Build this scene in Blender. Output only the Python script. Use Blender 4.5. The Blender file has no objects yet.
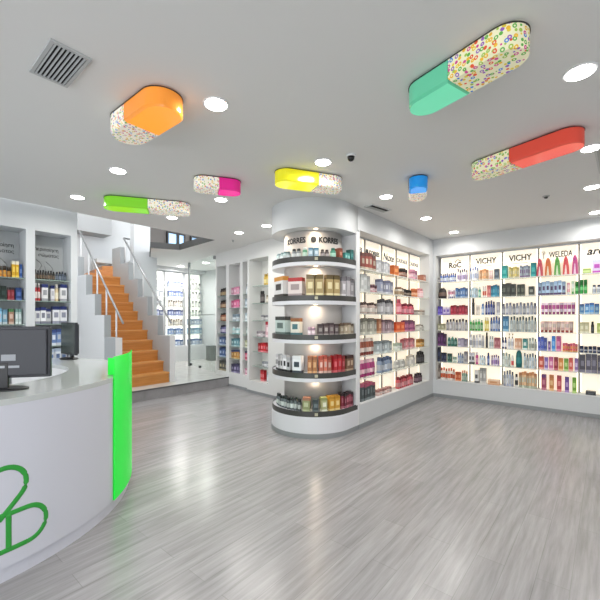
import bpy, math, random
from mathutils import Vector
random.seed(7)
S = bpy.context.scene
COL = S.collection
PI = math.pi
D1 = (-.766, .643); D2 = (.643, .766)

# ------------------------------------------------------------ materials
MC = {}
def lin(h):
    h = h.lstrip('#'); o = []
    for i in (0, 2, 4):
        c = int(h[i:i+2], 16)/255
        o.append(c/12.92 if c <= .04045 else ((c+.055)/1.055)**2.4)
    return (*o, 1)
def mat(h, rough=.45, metal=0, emit=0, spec=None, name=None):
    k = (h, rough, metal, emit, spec)
    if k in MC: return MC[k]
    m = bpy.data.materials.new(name or 'paint_'+h.lstrip('#')); m.use_nodes = True
    b = m.node_tree.nodes['Principled BSDF']
    b.inputs['Base Color'].default_value = lin(h)
    b.inputs['Roughness'].default_value = rough
    b.inputs['Metallic'].default_value = metal
    if spec is not None: b.inputs['Specular IOR Level'].default_value = spec
    if emit:
        b.inputs['Emission Color'].default_value = lin(h)
        b.inputs['Emission Strength'].default_value = emit
    MC[k] = m
    return m
def glass(h='E8F4EE', a=.25, name='clear_glass', rough=.05):
    k = ('g', h, a, rough)
    if k in MC: return MC[k]
    m = bpy.data.materials.new(name); m.use_nodes = True
    nt = m.node_tree; n = nt.nodes; l = nt.links
    p = n['Principled BSDF']; p.inputs['Base Color'].default_value = lin(h); p.inputs['Roughness'].default_value = rough
    t = n.new('ShaderNodeBsdfTransparent'); t.inputs[0].default_value = (.97, .99, .98, 1)
    x = n.new('ShaderNodeMixShader'); x.inputs[0].default_value = a
    l.new(t.outputs[0], x.inputs[1]); l.new(p.outputs[0], x.inputs[2]); l.new(x.outputs[0], n['Material Output'].inputs[0])
    MC[k] = m
    return m
def noisy(name, h1, h2, scale, rough=.5, stretch=(1, 1, 1), bump=0):
    m = bpy.data.materials.new(name); m.use_nodes = True
    nt = m.node_tree; n = nt.nodes; l = nt.links
    tc = n.new('ShaderNodeTexCoord'); mp = n.new('ShaderNodeMapping'); mp.inputs['Scale'].default_value = stretch
    nz = n.new('ShaderNodeTexNoise'); nz.inputs['Scale'].default_value = scale; nz.inputs['Detail'].default_value = 4
    cr = n.new('ShaderNodeValToRGB'); cr.color_ramp.elements[0].color = lin(h1); cr.color_ramp.elements[1].color = lin(h2)
    cr.color_ramp.elements[0].position = .3; cr.color_ramp.elements[1].position = .7
    l.new(tc.outputs['Object'], mp.inputs[0]); l.new(mp.outputs[0], nz.inputs[0]); l.new(nz.outputs[0], cr.inputs[0])
    b = n['Principled BSDF']; l.new(cr.outputs[0], b.inputs['Base Color']); b.inputs['Roughness'].default_value = rough
    return m

def floor_mat():
    m = bpy.data.materials.new('grey_plank_floor'); m.use_nodes = True
    nt = m.node_tree; n = nt.nodes; l = nt.links
    tc = n.new('ShaderNodeTexCoord')
    mp = n.new('ShaderNodeMapping'); mp.inputs['Rotation'].default_value = (0, 0, -math.atan2(D2[1], D2[0]))
    l.new(tc.outputs['Object'], mp.inputs[0])
    br = n.new('ShaderNodeTexBrick'); br.offset = .37
    br.inputs['Scale'].default_value = 1; br.inputs['Brick Width'].default_value = 1.25; br.inputs['Row Height'].default_value = .16
    br.inputs['Mortar Size'].default_value = .0018; br.inputs['Mortar Smooth'].default_value = .3
    br.inputs['Color1'].default_value = lin('A2A1A3'); br.inputs['Color2'].default_value = lin('ADACAE'); br.inputs['Mortar'].default_value = lin('939393')
    l.new(mp.outputs[0], br.inputs[0])
    m2 = n.new('ShaderNodeMapping'); m2.inputs['Scale'].default_value = (1.1, 16, 1); l.new(mp.outputs[0], m2.inputs[0])
    nz = n.new('ShaderNodeTexNoise'); nz.inputs['Scale'].default_value = 1.6; nz.inputs['Detail'].default_value = 7; nz.inputs['Roughness'].default_value = .62
    l.new(m2.outputs[0], nz.inputs[0])
    cr = n.new('ShaderNodeValToRGB'); cr.color_ramp.elements[0].position = .28; cr.color_ramp.elements[1].position = .72
    cr.color_ramp.elements[0].color = lin('C6C4C3'); cr.color_ramp.elements[1].color = lin('FFFFFF')
    l.new(nz.outputs[0], cr.inputs[0])
    mx = n.new('ShaderNodeMix'); mx.data_type = 'RGBA'; mx.blend_type = 'MULTIPLY'; mx.inputs[0].default_value = .9
    l.new(br.outputs[0], mx.inputs[6]); l.new(cr.outputs[0], mx.inputs[7])
    b = n['Principled BSDF']; l.new(mx.outputs[2], b.inputs['Base Color'])
    b.inputs['Roughness'].default_value = .24
    b.inputs['Specular IOR Level'].default_value = .65
    bm = n.new('ShaderNodeBump'); bm.inputs['Strength'].default_value = .08; bm.inputs['Distance'].default_value = .01
    l.new(nz.outputs[0], bm.inputs['Height']); l.new(bm.outputs[0], b.inputs['Normal'])
    return m
def bead_mat(name, base, cols, scale=26, emit=.2):
    """printed pattern of little coloured rings and dots on a pale ground"""
    m = bpy.data.materials.new(name); m.use_nodes = True
    nt = m.node_tree; n = nt.nodes; l = nt.links
    tc = n.new('ShaderNodeTexCoord')
    v = n.new('ShaderNodeTexVoronoi'); v.inputs['Scale'].default_value = scale; v.inputs['Randomness'].default_value = .75; l.new(tc.outputs['Object'], v.inputs[0])
    r = n.new('ShaderNodeValToRGB'); r.color_ramp.interpolation = 'CONSTANT'   # ring mask from distance
    e = r.color_ramp.elements; e[0].position = 0; e[0].color = (0, 0, 0, 1); e[1].position = .2; e[1].color = (1, 1, 1, 1)
    x = e.new(.46); x.color = (0, 0, 0, 1)
    l.new(v.outputs['Distance'], r.inputs[0])
    s = n.new('ShaderNodeSeparateColor'); l.new(v.outputs['Color'], s.inputs[0])
    c = n.new('ShaderNodeValToRGB'); c.color_ramp.interpolation = 'CONSTANT'
    ce = c.color_ramp.elements
    while len(ce) < len(cols): ce.new(.5)
    for i, h in enumerate(cols): ce[i].position = i/len(cols); ce[i].color = lin(h)
    l.new(s.outputs[0], c.inputs[0])
    mx = n.new('ShaderNodeMix'); mx.data_type = 'RGBA'; l.new(r.outputs[0], mx.inputs[0])
    mx.inputs[6].default_value = lin(base); l.new(c.outputs[0], mx.inputs[7])
    b = n['Principled BSDF']; l.new(mx.outputs[2], b.inputs['Base Color']); b.inputs['Roughness'].default_value = .25
    l.new(mx.outputs[2], b.inputs['Emission Color']); b.inputs['Emission Strength'].default_value = emit
    return m

WHITE = mat('DEDFE0', .5, name='white_paint')
WALLM = mat('CBCED0', .6, name='wall_paint')
CEILM = mat('E2E2E0', .7, name='ceiling_paint')
LACQ = mat('D8D9DE', .3, name='white_lacquer')
GREYB = mat('8A8E90', .5, name='grey_baseboard')
STEEL = mat('A7A9AB', .35, .8, name='brushed_steel')
UPR = mat('8F8D8A', .4, .3, name='grey_upright')
BLACK = mat('1B1C1F', .4, name='black_plastic')
DARKR = mat('3F3F3D', .35, name='dark_rail')
GL = glass('EAF2EE', .38, 'glass_shelf')
GLE = mat('8EA39B', .2, name='glass_edge')
LIT = mat('FFF4E0', .6, 0, .46, name='backlit_panel')
STRIP = mat('FFF3DC', .6, 0, 1.5, name='led_strip')
LITC = mat('FBFAF2', .6, 0, .75, name='cool_backlit_panel')
LAMP = mat('FFFDF8', .5, 0, 14, name='lamp_diffuser')
INK = mat('26282B', .5, name='ink')
INKS = mat('6D6E70', .5, name='grey_ink')

# ------------------------------------------------------------ mesh builder
class MB:
    def __init__(s): s.v = []; s.f = []; s.m = []; s.smooth = []
    def add(s, vs, fs, m=0, sm=False):
        b = len(s.v); s.v += [tuple(p) for p in vs]
        for f in fs: s.f.append([b+i for i in f]); s.m.append(m); s.smooth.append(sm)
        return s
    def box(s, x0, x1, y0, y1, z0, z1, m=0):
        return s.add([(x0,y0,z0),(x1,y0,z0),(x1,y1,z0),(x0,y1,z0),(x0,y0,z1),(x1,y0,z1),(x1,y1,z1),(x0,y1,z1)],
            [(0,3,2,1),(4,5,6,7),(0,1,5,4),(1,2,6,5),(2,3,7,6),(3,0,4,7)], m)
    def prism(s, pts, z0, z1, m=0, mside=None, sm=False):
        a = sum(pts[i][0]*pts[(i+1) % len(pts)][1]-pts[(i+1) % len(pts)][0]*pts[i][1] for i in range(len(pts)))
        if a < 0: pts = pts[::-1]
        n = len(pts)
        s.add([(x,y,z0) for x,y in pts], [list(range(n))[::-1]], m)
        s.add([(x,y,z1) for x,y in pts], [list(range(n))], m)
        s.add([(x,y,z0) for x,y in pts]+[(x,y,z1) for x,y in pts],
              [(i,(i+1) % n,n+(i+1) % n,n+i) for i in range(n)], m if mside is None else mside, sm)
        return s
    def band(s, pts, z0, z1, t, m=0, side=1, closed=False):
        """a bent strip following pts with real thickness t"""
        n = len(pts); out = []
        for i in range(n):
            a = pts[max(i-1, 0)]; b = pts[min(i+1, n-1)]
            dx, dy = b[0]-a[0], b[1]-a[1]; L = math.hypot(dx, dy) or 1
            out.append((pts[i][0]+side*t*dy/L, pts[i][1]-side*t*dx/L))
        vs = [(x,y,z0) for x,y in pts]+[(x,y,z1) for x,y in pts]+[(x,y,z0) for x,y in out]+[(x,y,z1) for x,y in out]
        fs = []
        for i in range(n-1):
            fs += [(i,i+1,n+i+1,n+i), (2*n+i,3*n+i,3*n+i+1,2*n+i+1), (n+i,n+i+1,3*n+i+1,3*n+i), (i,2*n+i,2*n+i+1,i+1)]
        fs += [(0,n,3*n,2*n), (n-1,3*n-1,4*n-1,2*n-1)]
        return s.add(vs, fs, m, False)
    def lathe(s, prof, seg=14, mats=None, cx=0, cy=0, sx=1, sy=1, sm=True):
        vs = []
        for r, z in prof:
            for k in range(seg):
                a = 2*PI*k/seg; vs.append((cx+sx*r*math.cos(a), cy+sy*r*math.sin(a), z))
        for j in range(len(prof)-1):
            s_ = []
            for k in range(seg):
                k2 = (k+1) % seg; s_.append((j*seg+k, j*seg+k2, (j+1)*seg+k2, (j+1)*seg+k))
            if j == 0: base = len(s.v); s.v += vs
            for f in s_:
                s.f.append([base+i for i in f]); s.m.append(mats[j] if mats else 0); s.smooth.append(sm)
        s.f.append([base+i for i in range(seg)][::-1]); s.m.append(mats[0] if mats else 0); s.smooth.append(False)
        s.f.append([base+(len(prof)-1)*seg+i for i in range(seg)]); s.m.append(mats[-1] if mats else 0); s.smooth.append(False)
        return s
    def tube(s, path, r, seg=8, m=0, closed=False):
        n = len(path); rings = []
        for i, p in enumerate(path):
            p = Vector(p)
            a = Vector(path[i-1] if (i or closed) else path[0]); b = Vector(path[(i+1) % n] if (i < n-1 or closed) else path[-1])
            t = (b-a).normalized(); up = Vector((0,0,1)) if abs(t.z) < .95 else Vector((1,0,0))
            x = t.cross(up).normalized(); y = x.cross(t)
            rings.append([p+x*r*math.cos(2*PI*k/seg)+y*r*math.sin(2*PI*k/seg) for k in range(seg)])
        vs = [q for rg in rings for q in rg]; fs = []
        for i in range(n if closed else n-1):
            j = (i+1) % n
            for k in range(seg):
                k2 = (k+1) % seg; fs.append((i*seg+k, i*seg+k2, j*seg+k2, j*seg+k))
        if not closed: fs += [list(range(seg))[::-1], [(n-1)*seg+k for k in range(seg)]]
        return s.add(vs, fs, m, True)
    def mesh(s, name, mats):
        me = bpy.data.meshes.new(name); me.from_pydata(s.v, [], s.f)
        for m in (mats if isinstance(mats, (list, tuple)) else [mats]): me.materials.append(m)
        me.polygons.foreach_set('material_index', s.m); me.polygons.foreach_set('use_smooth', s.smooth)
        me.update(); return me
def tag(o, label=None, cat=None, group=None, kind=None):
    if label: o['label'] = label
    if cat: o['category'] = cat
    if group: o['group'] = group
    if kind: o['kind'] = kind
    return o
def put(name, me, parent=None, loc=(0,0,0), rz=0):
    o = bpy.data.objects.new(name, me); COL.objects.link(o)
    o.location = loc; o.rotation_euler = (0,0,rz); o.parent = parent
    return o
def build(name, mb, mats, parent=None, loc=(0,0,0), rz=0): return put(name, mb.mesh(name, mats), parent, loc, rz)
def empty(name, loc, rz=0): return put(name, None, None, loc, rz)
def struct(name, mb, mats, loc=(0,0,0), rz=0): return tag(build(name, mb, mats, None, loc, rz), kind='structure')

class Frame:
    """local x runs to the viewer's right along a wall, local y into the wall"""
    def __init__(s, o, V):
        s.o = o; s.V = V; s.U = (V[1], -V[0]); s.rz = math.atan2(s.U[1], s.U[0])
    def p(s, u, v, z=0): return (s.o[0]+u*s.U[0]+v*s.V[0], s.o[1]+u*s.U[1]+v*s.V[1], z)
def bevel(o, w=.004, seg=2):
    md = o.modifiers.new('bevel', 'BEVEL'); md.width = w; md.segments = seg; md.limit_method = 'ANGLE'
    return o

_tc = {}
def text_mesh(txt, size, depth=.004, bold=0, shear=0, space=1):
    cu = bpy.data.curves.new('lettering', 'FONT'); cu.body = txt.replace('π', 'п'); cu.size = size; cu.extrude = depth/2
    cu.align_x = 'CENTER'; cu.align_y = 'CENTER'; cu.offset = bold; cu.shear = shear; cu.space_character = space; cu.resolution_u = 3
    o = bpy.data.objects.new('lettering', cu); COL.objects.link(o)
    dg = bpy.context.evaluated_depsgraph_get()
    me = bpy.data.meshes.new_from_object(o.evaluated_get(dg))
    bpy.data.objects.remove(o); bpy.data.curves.remove(cu)
    for v in me.vertices:                      # stand it up: x right, z up, facing -y
        x, y, z = v.co; v.co = (x, -z, y)
    return me
def lettering(txt, size, parent, x, y, z, m=INK, sx=1, bend=None, **k):
    me = text_mesh(txt, size, **k)
    for v in me.vertices:
        v.co.x *= sx
        if bend:
            R, t0 = bend; a = t0+v.co.x/R*-1; rr = R-v.co.y
            v.co = (-rr*math.sin(a), -rr*math.cos(a), v.co.z)
    me.materials.clear(); me.materials.append(m)
    return put('lettering', me, parent, (x, y, z))

# ------------------------------------------------------------ products
_pm = {}
ORD = ['', 'first', 'second', 'third', 'fourth', 'fifth', 'sixth', 'seventh', 'eighth', 'ninth', 'tenth', 'eleventh']
NUM = ['', 'one', 'two', 'three', 'four', 'five', 'six', 'seven', 'eight', 'nine', 'ten', 'eleven']
KINDS = dict(carton=('carton', 'box'), bottle=('bottle', 'bottle'), pump=('pump_bottle', 'bottle'), tube=('cosmetic_tube', 'tube'),
    jar=('cream_jar', 'jar'), tent=('gift_set', 'gift set'), tray=('display_tray', 'tray'), bag=('cosmetic_bag', 'bag'), spray=('spray_bottle', 'bottle'))
def pmeshes(kind, w, d, h, cols):
    key = (kind, round(w, 3), round(d, 3), round(h, 3), cols)
    if key in _pm: return _pm[key]
    c1 = mat(cols[0], .4); c2 = mat(cols[1], .4); c3 = mat(cols[2] if len(cols) > 2 else cols[1], .35)
    M = [c1, c2, c3]; b = MB(); extra = []
    if kind == 'carton':
        b.box(-w/2, w/2, -d/2, d/2, 0, h*.16, 1); b.box(-w/2, w/2, -d/2, d/2, h*.16, h*.8, 0); b.box(-w/2, w/2, -d/2, d/2, h*.8, h, 2)
        b.box(-w*.3, w*.3, -d/2-.0015, -d/2, h*.36, h*.66, 1)
    elif kind == 'bottle':
        r = min(w/2, d/2); hb = h*.76
        b.lathe([(r*.9, 0), (r, h*.03), (r, h*.14), (r*1.02, h*.16), (r*1.02, h*.52), (r, h*.54), (r*.99, hb*.93), (r*.75, hb), (r*.6, hb+h*.02)], 12, [0,0,0,1,0,0,0,0])
        c = MB().lathe([(r*.74, hb), (r*.72, h*.97), (r*.6, h)], 12); extra.append(('cap', c, c3))
    elif kind in ('pump', 'spray'):
        r = min(w/2, d/2); hb = h*.68
        b.lathe([(r*.95, 0), (r, h*.03), (r, h*.2), (r*1.02, h*.21), (r*1.02, h*.48), (r, h*.5), (r*.95, hb*.93), (r*.35, hb)], 12, [0,0,0,1,0,0,0])
        c = MB().lathe([(r*.4, hb), (r*.4, h*.78), (r*.14, h*.79), (r*.14, h*.93), (r*.3, h*.93), (r*.3, h)], 10)
        c.box(-r*.12, r*.9, -r*.15, r*.15, h*.94, h*.985); extra.append(('pump_head', c, c3))
    elif kind == 'tube':
        r = min(w/2, d/2); z0 = h*.2
        vs = []; prof = [(1, 1, z0), (1, .96, h*.45), (1.03, .6, h*.8), (1.06, .12, h)]
        seg = 14
        for sx, sy, z in prof:
            for k in range(seg):
                a = 2*PI*k/seg; vs.append((r*sx*math.cos(a), r*sy*math.sin(a), z))
        fs = [(j*seg+k, j*seg+(k+1) % seg, (j+1)*seg+(k+1) % seg, (j+1)*seg+k) for j in range(3) for k in range(seg)]
        b.add(vs, fs, 0, True); b.add(vs[-seg:], [list(range(seg))], 0); b.m[seg:2*seg] = [1]*seg
        c = MB().lathe([(r*.8, 0), (r*.84, z0)], 12); extra.append(('cap', c, c3))
    elif kind == 'jar':
        r = min(w/2, d/2)
        b.lathe([(r*.85, 0), (r, h*.1), (r, h*.25), (r*1.02, h*.27), (r*1.02, h*.5), (r, h*.52), (r*.9, h*.62)], 14, [0,0,0,1,0,0])
        c = MB().lathe([(r*1.0, h*.62), (r*1.0, h*.95), (r*.9, h)], 14); extra.append(('lid', c, c3))
    elif kind == 'tent':                       # gable shaped gift box with a pale window
        p = [(-w/2, 0), (w/2, 0), (w*.43, h*.45), (w*.3, h*.85), (w*.12, h), (-w*.12, h), (-w*.3, h*.85), (-w*.43, h*.45)]
        n = len(p)
        b.add([(x, -d/2, z) for x, z in p]+[(x, d/2, z) for x, z in p],
              [list(range(n)), [n+i for i in range(n)][::-1]]+[(i, n+i, n+(i+1) % n, (i+1) % n) for i in range(n)], 0)
        b.add([(-w*.2, -d/2-.002, h*.02), (w*.2, -d/2-.002, h*.02), (w*.05, -d/2-.002, h*.55), (-w*.05, -d/2-.002, h*.55)], [(0,1,2,3)], 1)
        c = MB().box(-w*.1, w*.1, -d*.56, d*.56, h*.74, h*.82); extra.append(('ribbon', c, c3))
    elif kind == 'tray':
        b.box(-w/2, w/2, -d/2, d/2, 0, h*.12, 0); b.box(-w/2, w/2, -d/2, -d/2+.006, h*.12, h, 0); b.box(-w/2, w/2, d/2-.006, d/2, h*.12, h*1.3, 0)
        b.box(-w/2, -w/2+.006, -d/2+.006, d/2-.006, h*.12, h, 0); b.box(w/2-.006, w/2, -d/2+.006, d/2-.006, h*.12, h, 0)
        b.box(-w*.45, w*.45, -d/2-.0015, -d/2, h*.2, h*.7, 1)
    elif kind == 'bag':
        b.lathe([(.48, 0), (.52, h*.25), (.5, h*.6), (.42, h*.85), (.22, h)], 14, [0,1,0,0], sx=w*.95, sy=d*.9)
        c = MB().tube([(w*.2*math.cos(a), 0, h*.85+h*.22*math.sin(a)) for a in [PI*i/8 for i in range(9)]], .004, 6); extra.append(('handle', c, c3))
    me = b.mesh(KINDS[kind][0], M)
    ex = [(nm, mb.mesh(nm, m_)) for nm, mb, m_ in extra]
    _pm[key] = (me, ex)
    return _pm[key]
def shade(h, k): return ''.join('%02X' % max(0, min(255, round(int(h[i:i+2], 16)*k))) for i in (0, 2, 4))
def variants(cols): return [cols, tuple(shade(c, .84) for c in cols), (shade(cols[0], 1.08), shade(cols[1], .86))+tuple(cols[2:])]
def product(kind, w, d, h, cols, loc, rz, label, group=None):
    me, ex = pmeshes(kind, w, d, h, cols)
    nm, cat = KINDS[kind]
    o = put(nm, me, None, loc, rz); tag(o, label, cat, group)
    for n2, m2 in ex: put(n2, m2, o)
    return o
def run(place, z, x0, x1, n, kind, h, cols, desc, where, dep=.1, wmax=None):
    """n like products side by side between x0 and x1; place(x) -> (x, y, rz)"""
    cols = tuple(cols.split())
    step = (x1-x0)/n
    w = abs(step)*.91
    h *= 1.1
    if kind in ('bottle', 'pump', 'jar', 'tube', 'spray'): w = min(w, dep, .085 if kind != 'jar' else .1)
    if wmax: w = min(w, wmax)
    d = min(dep, max(.035, w*1.2))
    if kind == 'bag' or kind == 'tray': d = dep
    vs_ = variants(cols) if n > 2 else [cols]
    for i in range(n):
        hi = h*(1, .95, 1.04)[(i*2+n) % 3] if n > 2 and kind != 'tube' else h
        px, py, rz = place(x0+step*(i+.5)+(.02*step*random.uniform(-1, 1)))
        rz += math.radians(random.uniform(-4, 4)) if w < .08 else 0
        if n > 1:
            lab = f'{desc}, {ORD[i+1]} of {NUM[n]} from left, {where}'; grp = f'{desc} row, {where}'
        else: lab = f'{desc} on {where}'; grp = None
        product(kind, w, d, hi, vs_[(i*2+n) % len(vs_)], (px, py, z), rz, lab, grp)

# ------------------------------------------------------------ camera, world
cam = bpy.data.cameras.new('camera'); co = bpy.data.objects.new('camera', cam); COL.objects.link(co)
co.location = (0, 0, 1.5); co.rotation_euler = (PI/2, 0, 0)
cam.sensor_width = 36; cam.lens = 36*367/600; cam.shift_y = .03; cam.clip_start = .05
S.camera = co
w = bpy.data.worlds.new('world'); S.world = w; w.use_nodes = True
w.node_tree.nodes['Background'].inputs[0].default_value = (.93, .96, 1, 1)
w.node_tree.nodes['Background'].inputs[1].default_value = 2.9
S.view_settings.view_transform = 'Standard'; S.view_settings.look = 'None'; S.view_settings.gamma = 1
S.view_settings.exposure = .36

H = 3.0; TOP = 2.66
C = (2.56, 7.06)
FA = Frame(C, D2)                                        # right wall display
P = (C[0]-2.767*D2[0], C[1]-2.767*D2[1])
FB = Frame(P, D1)                                        # display running to the corner
BL = 2.767
FL = Frame((-3.18, 5.24), D1)                            # left wall (u runs negative towards the camera)
D3 = (-.682, .731); VD = (.731, .682)
N = (-1.027+1.36*D3[0], 7.54+1.36*D3[1])
FD = Frame(N, VD)
FS = Frame((-3.27, 6.72), D1)                            # stairs
FR = Frame((-4.07, 10.44), D1)                           # display in the glass room

# ------------------------------------------------------------ room shell
FLOORM = floor_mat()
struct('floor', MB().prism([(-9,-3.5),(8,-3.5),(8,14.5),(-9,14.5)], -.1, 0), FLOORM)
E0 = (-1.54, 8.18)
plat = [(E0[0]-5*D2[0], E0[1]-5*D2[1]), E0, (E0[0]+.3, E0[1]+.28), (0.2, 10.2), (-1, 14), (-8.5, 14), (-8.5, 8)]
struct('floor_platform', MB().prism(plat, 0, .2, 0, 1), [noisy('pale_stone', 'BDBDBA', 'CBCBC8', 6, .18), FLOORM])
struct('trim_1', MB().band([(E0[0]-4.6*D2[0], E0[1]-4.6*D2[1]), E0], .178, .203, .012, 0), mat('55595A', .4))
ceil = [(-7.7,-.15),(-7.7,-3),(7.2,-3),(7.2,4.0),(2.0,14),(-2,14),(-5.6,11.2),(-3.68,9.03),(-3.19,7.86),(-2.65,8.1),(-1.635,7.06)]
struct('ceiling', MB().prism(ceil, H, H+.1), CEILM)
rim = [(-3.68,9.03),(-3.19,7.86),(-2.65,8.1),(-1.635,7.06)]
struct('trim_2', MB().band(rim, H-.0, H+.13, .02, 0, side=1), mat('3A3A38', .5))
# right wall: header, base and recess back
t0, t1 = .05, 2.77
b = MB()
b.box(-.0, 4.6, 0, .3, TOP+.03, H)                       # header
b.box(0, t0, 0, .3, 0, TOP+.03); b.box(t1, 4.6, 0, .3, 0, TOP+.03)
b.box(t0, t1, .215, .3, 0, TOP+.03); b.box(t0, t1, 0, .215, .06, .318)
struct('wall_right', b, WALLM, FA.p(0,0), FA.rz)
struct('baseboard_right', MB().box(-.01, 4.6, -.012, .0, 0, .06), GREYB, FA.p(0,0), FA.rz)
# gondola mass behind the middle display
b = MB()
b.box(0, BL+.3, 0, 1.12, TOP+.03, H)
b.box(0.03, .05, 0, 1.12, 0, TOP+.03); b.box(BL-.19, BL+.3, 0, .3, 0, TOP+.03)
b.box(0.05, BL+.3, .215, 1.12, 0, TOP+.03); b.box(.05, BL-.19, 0, .215, .06, .318)
struct('wall_middle', b, WALLM, FB.p(0,0), FB.rz)
struct('baseboard_middle', MB().box(0, BL, -.012, 0, 0, .06), GREYB, FB.p(0,0), FB.rz)
# closing wall far right
struct('wall_front', MB().box(0, 8.5, 0, .2, 0, H), WALLM, FA.p(4.6, .1), math.atan2(-D2[1], -D2[0]))

# left wall with niches (u = -s)
NI = [(-.504, -.08), (-1.03, -.603), (-1.56, -1.13)]
b = MB()
b.box(-7.2, 0, 0, .36, 2.66, H); b.box(-7.2, 0, 0, .36, 0, .62)
b.box(-.08, 0, 0, .36, .62, 2.66); b.box(-7.2, -1.56, 0, .36, .62, 2.66)
b.box(-.603, -.504, 0, .36, .62, 2.66); b.box(-1.13, -1.03, 0, .36, .62, 2.66)
b.box(-1.56, -.08, .34, .36, .62, 2.66)
struct('wall_left', b, mat('D2D6D9', .55), FL.p(0,0), FL.rz)

# units wall (D)
b = MB(); Z0 = .3; Z1 = 2.68
b.box(0, 1.36, 0, .3, Z1, H); b.box(0, 1.36, 0, .3, 0, Z0)
for a0, a1 in ((0,.05),(.44,.56),(.994,1.09),(1.33,1.36)): b.box(a0, a1, 0, .3, Z0, Z1)
b.box(0, 1.36, .27, .3, Z0, Z1)
b.box(1.36, 2.7, -.07, .3, Z1, H); b.box(1.36, 2.7, -.07, .3, 0, .24)
b.box(1.36, 1.43, -.07, .3, .24, Z1); b.box(2.05, 2.7, -.07, .3, .24, Z1); b.box(1.43, 2.05, .27, .3, .24, Z1)
struct('wall_back', b, mat('D9DAD8', .55), FD.p(0,0), FD.rz)
struct('baseboard_back', MB().box(.3, 1.36, -.012, 0, 0, .05).box(1.348, 2.6, -.082, -.07, 0, .05), GREYB, FD.p(0,0), FD.rz)

# stair surroundings and glass room
struct('wall_stair', MB().box(1.1, 1.674, 1.8, 2.0, .2, H).box(1.1, 1.5, 1.8, 2.0, H, 5.6), WALLM, FS.p(0,0), FS.rz)
struct('wall_stairwell', MB().box(-3.2, 2.2, 3.5, 3.6, .2, 5.6).box(-3.3, -3.2, .6, 3.6, 0, 5.6), WALLM, FS.p(0,0), FS.rz)
struct('wall_far', MB().box(-1.6, 1.7, .22, .32, .2, H).box(1.64, 1.74, -.6, .22, .2, H).box(-1.6, 1.64, .0, .22, 2.9, H), WALLM, FR.p(0,0), FR.rz)
pt = FR.p(1.7, -.6)
q = (-.8, 8.9)
struct('wall_far_right', MB().prism([pt[:2], (pt[0]+.1, pt[1]+.05), (-1.55, 9.3), (-1.63, 9.2)], .2, H), WALLM)
struct('ceiling_upper', MB().prism([(-9,4),(3,4),(3,15),(-9,15)], 5.6, 5.7), CEILM)
b = MB().box(-3, 4.5, 1.5, 1.6, 3.1, 5.6)
struct('wall_upper', b, mat('6F6A66', .6), FR.p(0,0), FR.rz)
for i, (a0, a1) in enumerate(((1.2,1.5),(1.6,1.78),(2.1,2.5))):
    o = struct(f'window_{i+1}', MB().box(a0-.05,a0,1.42,1.5,3.1,4.4).box(a1,a1+.05,1.42,1.5,3.1,4.4).box(a0,a1,1.42,1.5,4.35,4.4).box(a0,a1,1.42,1.5,3.5,3.55), mat('2A2B2D', .5), FR.p(0,0), FR.rz)
    build('pane', MB().box(a0, a1, 1.46, 1.47, 3.55, 4.35), mat('9EC4E6', .2, 0, 1.0 if i < 2 else .15), o)
struct('trim_4', MB().box(.29, 1.09, 3.0, 3.5, 3.63, 4.6), mat('9C9FA1', .6), FS.p(0,0), FS.rz)

# ------------------------------------------------------------ staircase
ORG = noisy('orange_wood', 'BC7836', 'CC8C48', 3, .32, (1, 14, 14))
ORL = noisy('orange_tread_wood', 'CC8C48', 'DAA062', 3, .3, (1, 14, 14))
st = tag(empty('staircase', FS.p(0,0,.2), FS.rz), 'orange-brown wooden staircase rising behind the green panels', 'staircase')
G = .22; R = .208; W = .95; NS = 11
for k in range(NS):
    build('riser', MB().box(0, W, k*G, k*G+.02, k*R, (k+1)*R-.035), ORG, st)
    y1 = (k+1)*G+.02 if k < NS-1 else 3.3
    build('tread', MB().box(0, W, k*G-.018, y1, (k+1)*R-.035, (k+1)*R), ORL, st)
for k in range(3):
    y0 = NS*G+.25*k+.1; z = NS*R
    build('tread', MB().prism([(.42+.17*k, 2.75), (W, 2.6), (W, 3.3), (.5+.17*k, 3.3)], z+k*.1, z+(k+1)*.1), ORG, st)
GREYP = mat('A9ADAF', .5, name='grey_parapet')
def parapet(u0, u1, label, skin):
    t = tag(empty('stair_parapet', FS.p(u0, 0, .2), FS.rz), label, 'parapet')
    b = MB(); wdt = u1-u0
    for k in range(6):
        v0 = -.03 if k == 0 else .44*k; b.box(0, wdt, v0, .44*(k+1), 0, .94+.416*k)
    build('body', b, [GREYP], t)
    b = MB().box(0, wdt, -.034, -.03, 0, .94); tag(build('end_face', b, [WHITE], t), 'white end face')
    if skin:
        b = MB()
        for k in range(6): b.box(-.004, 0, .44*k-.03 if k == 0 else .44*k, .44*(k+1), 0, .94+.416*k-(.42 if k == 0 else 0))
        tag(build('side_panel', b, [WHITE], t), 'white side panel')
    return t
parapet(W, W+.12, 'stepped grey parapet on the right side of the orange stairs', False)
parapet(-.12, 0, 'stepped grey parapet on the left side of the orange stairs', True)
def rail(u, label, tail):
    t = tag(empty('handrail', FS.p(u, 0, 0), FS.rz), label, 'handrail')
    z0 = 1.42; sl = .945
    path = [(0, .02, z0-.02), (0, 2.15, z0+2.13*sl)]
    if tail: path += [(.4, 2.15, z0+2.13*sl)]
    build('rail', MB().tube(path, .02, 8), STEEL, t)
    for k in range(5):
        v = .3+.44*k; build('post', MB().tube([(0, v, (1.14+.416*k) if tail else .2+.208*(int(v/.22)+1)), (0, v, z0-.02+(v-.02)*sl)], .015, 6), WHITE, t)
    return t
rail(W+.06, 'steel handrail sloping along the right stair parapet', True)
rail(.04, 'steel handrail sloping along the left stair parapet', False)

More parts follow.
